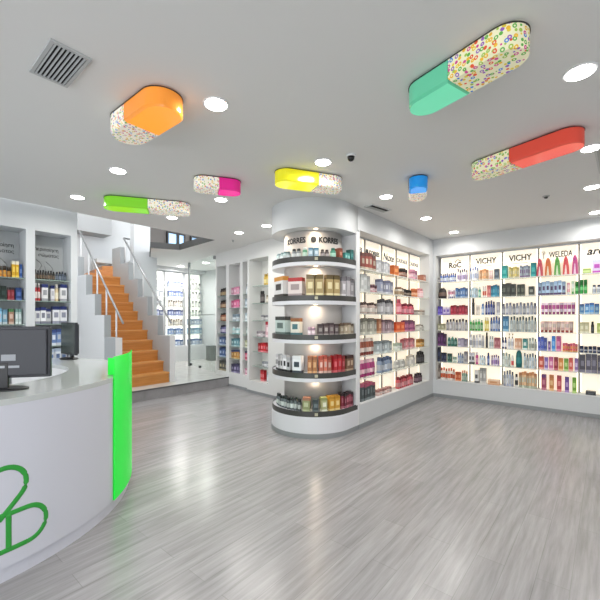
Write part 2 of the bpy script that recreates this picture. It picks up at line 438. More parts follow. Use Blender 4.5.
# ------------------------------------------------------------ backlit displays
ZS = [2.18, 1.87, 1.56, 1.27, .97, .665, .33]
ROW = ['top', 'second', 'third', 'fourth', 'fifth', 'sixth', 'bottom']
def lit_bay(F, x0, x1, label, group, text, tsize, mlit=LIT, dep=.2, zs=ZS, zb=.32, zt=TOP+.02, tx=0, tz=2.5, z00=0, **k):
    w_ = x1-x0
    t = tag(empty('display_bay', F.p(x0, 0, zb+z00), F.rz), label, 'display shelving', group)
    z = zb
    build('back_panel', MB().box(.0, w_, dep, dep+.014, 0, zt-z-.01), WHITE, t)
    tag(build('light_panel', MB().box(.025, w_-.01, dep-.006, dep, .01, zt-z-.02), mlit, t), 'glowing backlit panel')
    if dep == .2 and mlit is LIT: tag(build('led_strip', MB().box(.014, .03, dep-.0075, dep-.0061, .02, zt-z-.03).box(w_-.03, w_-.014, dep-.0075, dep-.0061, .02, zt-z-.03), STRIP, t), 'bright edge strips')
    build('upright', MB().box(-.012, .012, dep-.03, dep-.0061, 0, zt-z-.02), UPR if mlit is LIT else WHITE, t)
    for zz in zs[:-1]:
        build('shelf', MB().box(.002, w_-.002, .004, dep-.031, zz-z-.012, zz-z, 0).box(.002, w_-.002, 0, .004, zz-z-.012, zz-z, 1), [GL, mat('DADBD6', .3)], t)
    build('base_shelf', MB().box(.002, w_-.002, 0, dep-.031, 0, .01), WHITE, t)
    if text: lettering(text, tsize, t, w_/2+tx, dep-.0095, tz-z, **k)
    return t
PA = [.08+.5375*i for i in range(6)]
BN = ['corner bay of right wall', 'second bay of right wall', 'third bay of right wall', 'fourth bay of right wall', 'rightmost bay of right wall']
txA = [('RoC', .14), ('VICHY', .14), ('VICHY', .14), ('WELEDA', .13), ('arena', .16)]
for i in range(5):
    kw = {}
    if i in (1, 2): kw = dict(bold=.003, sx=.82)
    if i == 3: kw = dict(sx=.6, bold=.002, tx=.03)
    if i == 4: kw = dict(bold=.004, shear=.3)
    if i == 0: kw = dict(bold=.0045, sx=.9)
    t = lit_bay(FA, PA[i], PA[i+1], f'backlit glass-shelved display, {BN[i]}', None, txA[i][0], txA[i][1], tz=2.53 if i else 2.5, **kw)
    if i == 0:
        b = MB().tube([(.27+.02*a, .187, 2.55-.32+.03*math.sin(a*.9)+.012*a) for a in range(6)], .005, 6)
        build('logo_mark', b, INK, t); build('logo_line', MB().box(.15, .4, .187, .192, 2.42-.32, 2.425-.32), mat('B06050', .5), t)
    if i in (1, 2): build('logo_line', MB().box(.16, .38, .187, .192, 2.44-.32, 2.444-.32), INKS, t)
    if i == 3:
        build('logo_mark', MB().tube([(.07, .188, 2.48-.32), (.07, .188, 2.56-.32), (.055, .188, 2.59-.32), (.075, .188, 2.6-.32), (.09, .188, 2.57-.32), (.07, .188, 2.54-.32)], .005, 6), INKS, t)
UB = [.055, .487, 1.017, 1.542, 2.07, 2.577]
txB = [('KORRES', .1), ('● KORRES', .1), ('Nuxe', .17), ('CAUDALÍE', .1), ('CAUDALÍE', .1)]
BBN = ['leftmost', 'second', 'third', 'fourth', 'rightmost']
for i in range(5):
    kw = {}
    if i < 2: kw = dict(bold=.0025, sx=.9)
    if i == 2: kw = dict(shear=.25, bold=.002)
    if i > 2: kw = dict(m=INKS, sx=.9)
    lit_bay(FB, UB[i], UB[i+1], f'{BBN[i]} backlit glass-shelved bay of middle wall beside the round display', None, txB[i][0], txB[i][1], tz=2.49, **kw)

# product lists: shelf -> (x0, x1, n, kind, height, colours body/band/cap, description)
A = {0: {
 0: [(-.05,.03,1,'jar',.09,'8F8F93 BBBBBB 6A6A70','small grey jar'), (.05,.60,8,'bottle',.15,'3F5FA8 DCE4F2 24386E','small blue bottle'), (.63,.98,5,'bottle',.2,'E6E2EE B7A6CC 3B2F57','purple-capped white bottle')],
 1: [(-.03,.3,1,'bag',.18,'2B2324 6E5A50 1D1819','dark brown rounded bag'), (.32,.56,4,'tube',.15,'ECE6EE CF8FA6 3E5794','white pink-striped tube'), (.58,.98,5,'carton',.17,'4F74A6 A9BDD8 3C5F92','steel-blue carton')],
 2: [(-.06,.14,2,'carton',.15,'5B49B4 8E80D8 4A3AA0','violet carton'), (.16,.4,2,'carton',.14,'CFC3E6 7A62B8 EFEAF6','lilac carton'), (.42,.98,6,'carton',.16,'A3263C C65062 7E1A2C','red carton')],
 3: [(-.06,.22,2,'carton',.11,'A5A588 C8C8AE 8C8C70','olive-beige carton'), (.25,.98,7,'bottle',.19,'B4B3B8 DAD9DC 3C3A40','grey black-capped bottle')],
 4: [(-.06,.27,3,'carton',.22,'4E2C56 7A4A86 3C2244','plum carton'), (.3,.64,3,'bag',.15,'3F7B70 8FB8AE 2C5A52','green rounded pouch'), (.66,.98,3,'carton',.14,'9D97AC C3BED0 8A8499','lilac-grey carton')],
 5: [(-.06,.08,1,'carton',.25,'22283C 3A435E 1B2032','tall navy carton'), (.1,.27,2,'carton',.16,'2C3046 4A5070 23273A','navy carton'), (.3,.46,2,'carton',.15,'2F5148 5E8A7E 24413A','dark green carton'), (.48,.62,2,'jar',.1,'BFD2C6 E5EEE8 8FAA9C','pale green jar'), (.64,.85,3,'bottle',.17,'7F93B4 C5D0E2 4F6286','blue-grey bottle'), (.87,.98,1,'carton',.2,'8E8D92 B5B4B8 77767C','grey carton')],
 6: [(-.06,.04,1,'bottle',.24,'6E655E A8A098 2F2A28','tall brown bottle'), (.06,.56,6,'bottle',.2,'ECE6DF D9643A D2552B','white orange-capped bottle'), (.58,.76,2,'carton',.15,'C85A33 E39B72 B04A26','orange carton'), (.78,.98,3,'bottle',.18,'6F9484 B9CEC2 C4683C','green orange-capped bottle')]},
 1: {
 0: [(.04,.33,4,'bottle',.22,'EEEFF4 C9D3EA 6E80C0','white bottle blue cap'), (.35,.62,4,'carton',.17,'DDA778 EBC9A4 CE8F5C','peach carton'), (.64,.76,2,'tube',.15,'E8C9C4 F0DEDA D8A8A0','pale pink tube'), (.8,.95,1,'carton',.16,'4A5A66 72828E 3A4852','slate carton')],
 1: [(.04,.3,4,'pump',.24,'9DBBCD D4E4EE E8EEF2','pale blue pump bottle'), (.31,.4,1,'bottle',.17,'5FA58C B7DCCE E5EEE9','green white-capped bottle'), (.44,.56,2,'bottle',.19,'EAE6E4 C25648 E8E2E0','white red-banded bottle'), (.58,.69,2,'carton',.19,'C86A66 DE9A94 B25450','coral carton'), (.7,.95,4,'carton',.19,'2784A4 67B2CA 1C6A88','teal-blue carton')],
 2: [(.1,.2,1,'bottle',.27,'23272B 3C4248 141618','tall black bottle'), (.24,.36,2,'tube',.16,'E9E4DE CFC8C0 D6D0C8','off-white tube'), (.4,.5,1,'bottle',.18,'8FB0D8 D5E1F0 5C82B8','light blue bottle'), (.52,.82,4,'bottle',.22,'2C3F88 9AA8D4 1C2A60','navy bottle'), (.86,.97,1,'carton',.2,'A9A8AE C8C7CC 98979E','pale grey carton')],
 3: [(.03,.46,5,'bottle',.19,'3FA04A A9D8AC DDEEE0','green pale-capped bottle'), (.5,.64,2,'bottle',.22,'D8C24E F0E6A4 E8E2C8','yellow bottle'), (.67,.98,4,'bottle',.23,'6683B8 C8D4EA 34498C','blue bottle')],
 4: [(.03,.5,5,'bottle',.21,'EAEAEE C6CAD4 DCDDE2','white bottle'), (.53,.61,1,'bottle',.25,'20242A 3E444C 14171B','slim black bottle'), (.64,.78,2,'bottle',.19,'DDE2E6 A9B8BE 8F9AA2','pale grey bottle'), (.8,.98,2,'carton',.17,'A8606A C88E94 8E4A54','dusty-rose carton')],
 5: [(.02,.2,2,'carton',.19,'DCDCE2 34343C C4C4CE','white black-lettered carton'), (.22,.32,1,'bottle',.2,'C04A86 E2A2C2 E9E2E6','magenta bottle'), (.34,.54,3,'bottle',.15,'C7DCE8 E7F0F4 98B4C6','pale blue bottle'), (.58,.66,1,'bottle',.2,'2A4284 8A9CCC 1C2E60','navy bottle'), (.7,.95,4,'bottle',.17,'D8CDE6 A684C4 5A4280','lilac purple-capped bottle')],
 6: [(.2,.34,1,'carton',.21,'E4E4E2 5A5A5E DADAD8','white dark-marked carton'), (.36,.56,2,'carton',.25,'A9AAA8 D0D1CE 8F908E','grey carton'), (.6,.97,1,'carton',.08,'DDB594 C98F62 E8CCB2','flat peach carton')]},
 2: {
 0: [(.03,.19,1,'carton',.2,'1E9C98 57BEB8 188884','turquoise carton'), (.22,.5,5,'carton',.17,'DCCB80 EFE6BC CDB95E','yellow carton'), (.52,.8,5,'carton',.18,'A8B2BC 8F74A0 8894A4','grey-blue carton'), (.82,.97,1,'carton',.21,'168E90 46B2AE 127A7C','dark teal carton')],
 1: [(.02,.42,3,'carton',.2,'2E332C 5E645A 23281F','black-green carton'), (.45,.66,2,'carton',.18,'33382F 626859 262B22','shorter black-green carton'), (.76,.92,1,'carton',.14,'2B302A 8E9288 21261F','small black-green carton')],
 2: [(.02,.98,10,'bottle',.18,'9EA3B0 D2D5DC 7C8190','silver-grey bottle')],
 3: [(.05,.22,2,'carton',.24,'3E7FA8 8FBAD4 2E668C','blue carton'), (.25,.98,9,'bottle',.23,'A9B4B6 CDD5D5 5C6668','grey-green bottle')],
 4: [(.02,.16,2,'bottle',.18,'34406E E6E8F0 2A3458','navy white-banded bottle'), (.18,.36,2,'pump',.24,'E9EAEE BFC2CC 26282C','white black-headed pump bottle'), (.39,.58,2,'carton',.17,'DDAE90 ECD0BC CE9674','peach carton'), (.61,.74,1,'carton',.17,'3F8C86 D6E6E2 2E6E70','green-striped carton'), (.76,.98,3,'bottle',.18,'D3D8D2 AEB8AE 8FA096','pale green bottle')],
 5: [(.03,.27,3,'bottle',.21,'C9D6D2 E6EEEA 9CB0AA','pale green bottle'), (.28,.36,1,'bottle',.18,'E0DEDC D04A50 E6E4E2','white red-based bottle'), (.4,.6,1,'bag',.26,'17686A 2E8484 0F4C50','dark teal gift bag'), (.62,.98,5,'bottle',.22,'B9C8D2 DCE6EC 6A7A8A','pale blue-grey bottle')],
 6: [(.06,.36,4,'bottle',.24,'A8B2C4 D5DBE4 6A7488','blue-grey bottle'), (.38,.48,1,'bottle',.2,'E4E4E2 2E2E30 303034','white black-based bottle'), (.5,.98,7,'carton',.24,'D9B48C C7D0BC D08E5C','peach carton')]},
 3: {
 0: [(-.03,.14,1,'tent',.26,'C4495A EFD8D8 E06A70','red gable gift set'), (.18,.36,1,'tent',.26,'D0703A E8D9C0 C94E4A','orange gable gift set'), (.41,.58,1,'tent',.26,'5DA34A DCEAC8 3F8A3C','green gable gift set'), (.62,.79,1,'tent',.26,'CB4C4E EED0CC B23A44','scarlet gable gift set'), (.84,1.0,1,'tent',.27,'B4467E E8C6DC 8E3A8C','magenta gable gift set')],
 1: [(.01,.7,7,'carton',.2,'A9C4DE 54406C 98B6D6','pale blue violet-based carton'), (.72,.8,1,'tube',.17,'E2A8AE F0D0D2 E6E2E0','pink tube'), (.82,.9,1,'tube',.19,'CFE4C8 EEF4EA 58A052','pale green tube'), (.91,.995,1,'jar',.18,'2E9C46 79CC86 1E7E34','green jar')],
 2: [(.08,.92,9,'tube',.17,'E6D4E4 C05A9C 8E2E6E','white magenta-based tube')],
 3: [(.06,.88,8,'tube',.16,'D9B6B0 E8D4CE A2463E','blush red-capped tube')],
 4: [(.0,.24,3,'carton',.2,'3F55B4 8494DC 33469C','royal blue carton'), (.26,.33,1,'carton',.14,'5E3C84 A88CC8 4C2E70','small purple carton'), (.35,.45,1,'carton',.22,'2C84D2 82B8EA 1F70BC','bright blue carton'), (.47,.59,1,'carton',.22,'B84C86 DC92B8 A23A74','magenta carton'), (.62,.98,6,'carton',.12,'D04A52 E8A04C B83A60','low red carton')],
 5: [(.03,.16,1,'carton',.19,'C8503E E8A898 B23E30','red carton'), (.17,.27,1,'carton',.18,'8A6CB8 D0C0E4 7658A6','violet carton'), (.28,.4,1,'carton',.19,'CF6C9C ECBAD0 BC588A','pink carton'), (.41,.51,1,'carton',.19,'9C2A3A CC6C76 86202E','dark red carton'), (.52,.64,1,'carton',.18,'D98A3A F0C48C C87628','orange carton'), (.65,.76,1,'carton',.18,'78A83C BCD88C 66942E','green carton'), (.77,.87,1,'carton',.19,'D4584A ECA8A0 C0463A','tomato-red carton'), (.9,.99,1,'carton',.19,'8F6EA8 D4C2E0 7C5C96','mauve carton')],
 6: [(.1,.22,1,'carton',.23,'9A3C5E C47C90 642C6C','slim burgundy carton'), (.29,.41,1,'carton',.23,'C88444 E6BC88 B87034','slim amber carton'), (.48,.6,1,'carton',.23,'B83C48 DE8A88 A02C3A','slim red carton'), (.67,.78,1,'carton',.22,'6A4494 AE92C8 583684','slim violet carton'), (.85,.95,1,'carton',.22,'74A834 B8D884 649626','slim green carton')]},
 4: {
 0: [(.08,.28,1,'tray',.06,'9CB85A C9DC94 88A648','low green tray'), (.3,.95,3,'carton',.18,'D6C6E4 B24CB0 C8CCE8','lilac magenta-based carton')],
 1: [(.02,.2,2,'jar',.2,'2E9C46 79CC86 1E7E34','bright green jar'), (.3,.5,2,'bottle',.12,'D4D8DE A4ACB8 2E3A5A','small grey bottle'), (.54,.95,2,'carton',.22,'9C6A4C D2B49C 84563A','brown carton')],
 2: [(.02,.46,4,'carton',.15,'4C8CC4 A6CCE6 2E5E9C','blue carton'), (.5,.95,2,'carton',.2,'A4B84A D4E08C 8E6A44','yellow-green carton')],
 3: [(.02,.24,2,'carton',.15,'C8C29C E2DEC4 B4AE86','beige carton'), (.27,.35,1,'bottle',.16,'26282A 50545A 1A1C1E','black bottle'), (.4,.95,3,'carton',.14,'A8B85C D2DE98 96A84A','olive-green carton')],
 4: [(.02,.5,5,'jar',.09,'2E3C60 C6CCDA 1F2A48','small navy jar'), (.56,.95,2,'carton',.2,'A85A40 D49C84 92482F','terracotta carton')],
 5: [(.02,.55,4,'carton',.26,'4A4654 8E8A9C 3C3846','charcoal carton'), (.58,.95,2,'carton',.22,'6A6260 9C9490 58504E','brown-grey carton')],
 6: [(.15,.4,1,'carton',.05,'26282C 4A4E54 1C1E22','flat black case'), (.5,.9,2,'carton',.22,'A9B4B8 D2DADC 949FA4','pale grey carton')]}}
for bi, rows in A.items():
    x0 = PA[bi]
    for r, items in rows.items():
        for (a, c, n, kind, h, cols, desc) in items:
            place = lambda x: (*FA.p(x, .09)[:2], FA.rz)
            zz = ZS[r] if r < 6 else .33
            run(place, zz, max(x0+a*.5375, .065 if bi == 0 else 0), x0+c*.5375-.0, n, kind, h, cols, desc, f'{ROW[r]} shelf, {BN[bi]}', .11)
# middle wall: x given as distance s from the corner, listed left to right
B = {
 0: [(2.62,2.2,4,'carton',.22,'9A4A40 D8C8B4 6E3A34','red-brown carton'), (2.16,1.72,6,'carton',.17,'C2C4C8 E2E3E6 A8ABB2','light grey carton'), (1.62,1.42,1,'carton',.15,'C8662A E69A58 B4541C','orange carton'), (1.28,1.02,3,'jar',.14,'8A5A48 C0A090 2A2422','brown black-lidded jar'), (.88,.6,3,'jar',.16,'DCA6B8 F0D2DC CE8EA4','pink jar'), (.4,.27,1,'carton',.11,'A8705C D0A890 946050','brown carton')],
 1: [(2.62,2.36,3,'carton',.22,'BFC2C2 DDDFDE A9ACAC','pale grey carton'), (2.3,2.1,3,'jar',.11,'C49AA0 E4CCD0 6A4850','rose jar'), (2.05,1.62,5,'carton',.19,'8C92A8 DDE0EA 5E6480','slate-blue carton'), (1.45,1.16,4,'bottle',.13,'D6CCBC B49A7C 8A6A50','beige bottle'), (1.12,.84,5,'jar',.11,'4A3A34 B0A090 1F1A18','dark brown jar'), (.78,.6,2,'jar',.14,'DC8A5C F0BC98 CE7444','orange jar'), (.52,.33,2,'bottle',.16,'E4B8BC F2D8DA D08E96','pink bottle')],
 2: [(2.62,2.1,7,'bottle',.15,'B8A49C E4DCD4 5A4844','beige brown-capped bottle'), (2.06,1.55,7,'bottle',.21,'A5A4A8 D6D5D8 4A484C','grey dark-capped bottle'), (1.38,1.26,1,'bottle',.23,'D2687A ECA8B4 C04E64','tall rose bottle'), (1.22,.74,7,'bottle',.17,'CC5468 EBA0AC 8C2C40','raspberry bottle'), (.7,.27,4,'jar',.08,'D8CCC0 EEE6DE B4A698','small beige jar')],
 3: [(2.62,2.15,7,'carton',.2,'A7A69A DAD8CC 6E6C62','grey-beige carton'), (2.11,2.02,1,'carton',.2,'B07858 D8AE90 9A6446','copper carton'), (1.97,1.58,5,'carton',.18,'9C828C CDBAC2 6A505C','mauve carton'), (1.54,1.2,2,'carton',.15,'D85426 EE8A58 C44418','bright orange carton'), (1.16,.74,6,'carton',.17,'8A3A72 DC8CAC 6A2858','purple carton'), (.6,.3,3,'bottle',.1,'C8C4BC E4E0DA 9A928A','small pale bottle')],
 4: [(2.62,2.2,6,'tube',.22,'E4D6CE B4644C 8C3A30','white rust-capped tube'), (2.16,1.66,6,'carton',.16,'A8B4B8 DCE4E6 7A868C','blue-grey carton'), (1.5,1.24,3,'jar',.11,'DCE2D8 EEF2EC B8C4B4','pale green jar'), (1.2,.74,7,'carton',.16,'D4808A F0C0C4 B85866','pink carton'), (.55,.28,3,'jar',.13,'CF9A4C E8C48C A87430','amber jar')],
 5: [(2.62,2.16,6,'tube',.22,'E6BEC8 C8488C B03078','pink magenta-capped tube'), (2.05,1.6,5,'bottle',.21,'8C9CB4 D8DEE8 5A6A88','blue-grey bottle'), (1.5,1.1,6,'tube',.13,'E4E2DC D0CEC8 C4C2BC','white tube'), (1.02,.7,4,'bottle',.17,'E2DCD2 F0EBE4 CCC4B8','cream bottle'), (.55,.28,3,'bottle',.2,'2C2A2C 5A585C 1C1A1C','black bottle')],
 6: [(2.6,2.2,5,'carton',.22,'3E4A4C 7C888A B04A6A','charcoal pink-topped carton'), (2.1,1.62,6,'jar',.08,'D8B8B0 EDDAD4 B8827A','blush jar'), (1.4,.78,8,'bottle',.17,'C4525C E8A0A4 8A2A34','red bottle'), (.65,.38,3,'bottle',.15,'4A3440 8A707C 2C1C24','dark plum bottle')]}
for r, items in B.items():
    for (s0, s1, n, kind, h, cols, desc) in items:
        place = lambda x: (*FB.p(x, .09)[:2], FB.rz)
        run(place, ZS[r] if r < 6 else .33, BL-s0, BL-s1, n, kind, h, cols, desc, f'{ROW[r]} shelf of middle wall', .11)

# ------------------------------------------------------------ round end display
r0, e0 = .572, .25
def cap_path(rr, u0=0, tmax=180, n=40):
    return [(u0, r0-rr)] + [(-e0-rr*math.sin(math.radians(tmax*i/n)), r0-rr*math.cos(math.radians(tmax*i/n))) for i in range(n+1)]
cg = tag(empty('round_display', FB.p(0,0,0), FB.rz), 'white round-ended shelving display with five curved tiers in mid-shop', 'display shelving')
def cap_poly(rr): return cap_path(rr, -.001) + [(-.001, r0+rr)]
build('plinth', MB().prism(cap_poly(r0), .06, .255), LACQ, cg)
tag(build('toe_kick', MB().prism(cap_poly(r0+.008), 0, .06), GREYB, cg), 'grey toe kick')
CZ = [2.268, 1.782, 1.29, .812, .335]
for i, z in enumerate(CZ):
    th = .055 if i < 4 else .07
    b = MB().prism(cap_poly(r0-.006), z-.012-.10 if i < 4 else .255, z-.012)
    sh = build('shelf', b, LACQ, cg)
    tag(build('edge_rail', MB().band(cap_path(r0-.005), z-.065, z+.002, .008, 0, side=1), DARKR, sh), 'dark grey edge rail')
    b = MB()
    for t_ in (48,): b.band([(-e0-(r0+.0035)*math.sin(math.radians(t_+k*2)), r0-(r0+.0035)*math.cos(math.radians(t_+k*2))) for k in range(-1, 2)], z-.05, z-.015, .001, 0)
    build('price_tag', b, mat('B8B49A', .4), sh)
build('core_drum', MB().lathe([(.4, .32), (.4, TOP)], 48, cx=-e0, cy=r0), mat('C4BFBB', .55), cg)
build('end_panel', MB().box(-.0008, .029, .0, 1.12, .06, TOP), WHITE, cg)
build('end_post', MB().box(-.045, .0299, -.004, .0, .33, TOP).box(-.045, -.0009, 0, .012, .33, TOP), WHITE, cg)
struct('ceiling_soffit', MB().prism(cap_path(r0, 0)+[(0, 2*r0)], 2.63, H, 0, 0, True), WALLM, FB.p(0,0), FB.rz)
tt = lettering('● KORRES', .1, cg, -e0, r0, 2.505, bend=(.403, math.radians(27)), bold=.003, sx=.86); tt.name = 'lettering'
lettering('KORRES', .1, cg, -e0, r0, 2.505, bend=(.403, math.radians(88)), bold=.003, sx=.86)
def capplace(w_):
    if w_ < e0: u, v, a = -w_, .075, 0
    else:
        a = (w_-e0)/.485; u, v = -e0-.485*math.sin(a), r0-.485*math.cos(a)
    return (*FB.p(u, v)[:2], FB.rz-a)
CW = {0: [(1.40,1.0,6,'bottle',.10,'B8CCCC E0EAEA 7A9498','clear pale bottle'), (.98,.84,2,'bottle',.115,'8E9698 D5DADA 2E3234','grey dark-capped bottle'), (.83,.76,1,'bottle',.125,'5A9C78 C6E0D0 E0E6E2','green white-capped bottle'), (.75,.62,2,'carton',.115,'9CB8C8 D6E2EA 5888A4','pale blue carton'), (.60,.48,2,'bottle',.10,'50484A A8A0A0 2A2426','dark brown bottle'), (.46,.38,1,'bottle',.125,'3E8C74 A8D4C4 2E6C5A','emerald bottle'), (.36,.29,1,'carton',.13,'8C4A38 C08A74 74382A','rust carton'), (.25,.13,2,'carton',.09,'4E9C96 98CCC6 3C8680','low teal carton'), (.12,.05,1,'carton',.14,'2E6A68 5A9490 245654','dark teal carton')],
 1: [(1.36,1.05,1,'carton',.25,'D8D8D8 3A3834 C48A3C','black-and-white orange-topped gift box'), (1.02,.8,1,'carton',.22,'D8CCC8 9A8C8C A82C2C','white red-topped gift box'), (.78,.56,2,'carton',.25,'A89468 DCD0A4 6E5E3C','gold-brown carton'), (.54,.34,2,'carton',.25,'B09A6A E2D6AC 5E5034','tan carton'), (.31,.05,3,'carton',.24,'ABA8AC DCDADE 6E6C72','silver-grey carton')],
 2: [(1.3,1.02,1,'carton',.22,'B8C8C4 5E706C 3C3E3C','glass-fronted green gift box'), (.98,.84,1,'carton',.2,'D8D4C8 3E6A70 8A5424','white wood-topped gift box'), (.76,.66,2,'jar',.1,'DCC8D2 F0E6EA C0A0B0','pale pink jar'), (.64,.36,4,'carton',.14,'6A5C5E B8B0AC 4A3C3E','dark brown carton'), (.34,.05,4,'carton',.14,'B4A690 E0D6C4 6A5848','cream-brown carton')],
 3: [(1.36,.98,6,'carton',.19,'DEDEE0 26282C C8C8CC','white black-striped carton'), (.95,.82,1,'carton',.2,'E6E8EC 3C4450 DCDEE2','plain white carton'), (.76,.64,2,'carton',.2,'AA6E3C D8A878 94582A','caramel carton'), (.62,.46,3,'carton',.2,'C8705C F0CCC0 A84A3C','salmon carton'), (.44,.24,3,'carton',.2,'B02830 DC7078 8E1C24','crimson carton'), (.22,.06,2,'carton',.19,'7A5A46 C0A890 3A201C','brown carton')],
 4: [(1.4,.84,10,'bottle',.14,'5A6468 D4DCD8 26302E','charcoal white-banded bottle'), (.82,.72,1,'carton',.16,'8C9468 B8BE98 9C6A50','olive carton'), (.7,.62,1,'carton',.14,'3A4648 6E7A7C 2E3A3C','charcoal carton'), (.6,.52,1,'carton',.16,'AEB084 E4E6D2 8E9460','pale olive carton'), (.5,.34,2,'carton',.17,'CC9A3C EAD090 B88428','yellow-gold carton'), (.31,.05,5,'carton',.18,'7C2C3C C87C8C 2E2428','wine-red carton')]}
for r, items in CW.items():
    for (a, c, n, kind, h, cols, desc) in items:
        run(capplace, CZ[r]-.012, a, c, n, kind, h, cols, desc, f'{ROW[r] if r < 4 else "bottom"} tier of round display', .085)

# ------------------------------------------------------------ left wall niches
def shelf_set(F, x0, x1, zs, label, dep, back_m, z0, z1):
    t = tag(empty('niche_shelving', F.p(x0, 0, z0), F.rz), label, 'shelving')
    w_ = x1-x0
    build('back_panel', MB().box(.001, w_-.001, dep-.01, dep-.002, .001, z1-z0-.001), back_m, t)
    for z in zs:
        build('shelf', MB().box(.002, w_-.002, .016, dep-.012, z-z0-.01, z-z0, 0).box(.002, w_-.002, .01, .016, z-z0-.01, z-z0, 1), [GL, GLE], t)
    return t
LZ = [2.02, 1.73, 1.42, 1.12, .85]
LN = ['left wall niche beside stairs', 'second left wall niche']
GN = mat('B4B8BA', .6, name='niche_grey')
for i, (u0, u1) in enumerate(NI):
    nm = ['nearest the stairs', 'second from the stairs', 'third from the stairs'][i]
    t = shelf_set(FL, u0, u1, LZ, f'grey recessed glass shelving in the left wall, {nm}', .34, GN, .62, 2.66)
    w_ = u1-u0
    lettering('περιποίηση', .066, t, w_*.52, .3275, 2.47-.62, sx=.86); lettering('σώματος', .066, t, w_*.58, .3275, 2.39-.62, sx=.9)
    def cur(pts):
        build('line_drawing', MB().tube(pts, .003, 6), mat('85888B', .5), t)
    cur([(w_*(.22+.1*math.sin(a*.75)+.025*a), .326, 2.32-.62-.03*a) for a in range(10)])
    cur([(w_*(.5+.06*math.sin(a*.8)+.05*a), .326, 2.30-.62-.028*a-.01*math.sin(a)) for a in range(8)])
    cur([(w_*(.46+.015*a), .326, 2.24-.62-.03*a) for a in range(4)])
LP = {0: {0: [(.02,.62,8,'bottle',.12,'28221F 7A6652 121214','black-capped dark bottle'), (.64,.98,4,'bottle',.12,'3A4658 7A8698 1C2430','dark blue-grey bottle')],
  1: [(.02,.2,2,'bottle',.22,'C83C44 F0E4E2 E6E2E0','red-and-white bottle'), (.21,.4,1,'carton',.21,'E4E4E6 9A9CA2 2E3C7C','white navy-topped carton'), (.48,.6,1,'carton',.2,'DCDCE0 B8B8C0 26346E','slim white navy-topped carton'), (.61,.74,1,'bottle',.22,'DCC8A0 EEE4CC E6E2D8','cream bottle'), (.75,.97,1,'carton',.22,'E6E6E8 9A9CA2 2A3876','wide white navy-topped carton')],
  2: [(.02,.5,3,'carton',.2,'E2E4E8 8E92A4 2C3A7A','white navy-topped carton'), (.52,.97,2,'carton',.22,'E6E8EC 8E92A4 24326C','taller white navy-topped carton')],
  3: [(.02,.97,6,'carton',.2,'6A84B4 DCE4F0 3A4E88','blue-and-white carton')], 4: [(.02,.97,5,'carton',.2,'D6DCE4 6E8AB8 B8C8DC','pale blue carton')]},
 1: {0: [(.04,.7,6,'jar',.13,'CE8A2C D6A048 3C3428','amber dark-lidded jar'), (.71,.9,2,'carton',.2,'D8A81C F0D060 E6E0CC','yellow white-topped carton'), (.91,.99,1,'carton',.17,'2E5AA0 7C9CD0 244C8E','blue carton')],
  1: [(.1,.58,3,'carton',.17,'1F3430 3E5650 182824','dark green carton'), (.6,.78,2,'carton',.15,'8C2430 A85460 2E2A2C','dark red carton'), (.8,.97,1,'carton',.15,'24447E 5674B0 1C386C','navy-blue carton')],
  2: [(.2,.6,3,'carton',.18,'8CBCD6 DCEAF2 74A8C6','sky-blue carton'), (.62,.76,1,'carton',.18,'A8806C D8C0B0 4C8450','brown green-topped carton'), (.8,.97,2,'carton',.18,'BCD0CC E2ECEA 7CA49C','pale green carton')],
  3: [(.02,.97,6,'carton',.19,'D8DCE0 7A98B4 C4CCD4','white blue-banded carton')]}}
for i, rows in LP.items():
    u0, u1 = NI[i]
    for r, items in rows.items():
        for (a, c, n, kind, h, cols, desc) in items:
            run(lambda x: (*FL.p(x, .12)[:2], FL.rz), LZ[r], u0+.01+a*(u1-u0-.02), u0+.01+c*(u1-u0-.02), n, kind, h, cols, desc, f'{ROW[r]} shelf, {LN[i]}', .1)

# ------------------------------------------------------------ rear niches
DZ = [2.0, 1.72, 1.43, 1.15, .88, .61]
DN = [(.05,.44,'far rear niche'), (.56,.994,'middle rear niche'), (1.09,1.33,'narrow rear niche')]
DP = {0: [('bottle',.17,'4A3C30 B8A078 1E1A18','dark brown bottle',4), ('bottle',.17,'5C4030 C0A080 1E1A18','walnut brown bottle',4), ('bottle',.17,'8A4C34 D8B090 26201C','copper brown bottle',4), ('bottle',.17,'5A5A84 C0B8D0 2A2440','violet-grey bottle',4), ('carton',.17,'4C6490 C4D0E4 34486E','denim-blue carton',3), ('carton',.19,'3E5888 B0C0DC 2C4068','dark blue carton',3), ('carton',.2,'4A4A44 B4A888 2C2C2A','charcoal-brown carton',3)],
 1: [('carton',.16,'D898B0 F0D0DC C8809C','pink carton',4), ('carton',.16,'D46A94 EEB0C8 C0547E','deep pink carton',4), ('jar',.14,'B8C4CC E4EAEE 7C8C98','blue-grey jar',3), ('bottle',.14,'9CC4C4 DCEAEA E6EEEE','aqua bottle',5), ('carton',.16,'5C8C94 B8D4D8 44707A','sea-green carton',4), ('carton',.17,'B8843C E0C088 2E4878','golden-brown carton',4), ('carton',.18,'4A4468 A098B8 343050','dark violet carton',4)],
 2: [('bottle',.2,'B0BCC4 E0E6EA 2C3C50','pale blue dark-capped bottle',3), ('carton',.17,'A8B8C0 DCE4E8 8C9CA6','grey-blue carton',2), ('carton',.16,'B4C2C6 E0E8EA 98A8AE','ice-grey carton',2), ('bottle',.15,'9CB4B0 D8E4E0 7C9894','sage bottle',3), ('carton',.14,'A8AC8C D4D6C0 94987A','khaki carton',2), ('carton',.17,'B84C68 E4A0B0 3C3450','raspberry carton',2), ('carton',.13,'C890A4 ECD0DA B47C90','rose carton',2)]}
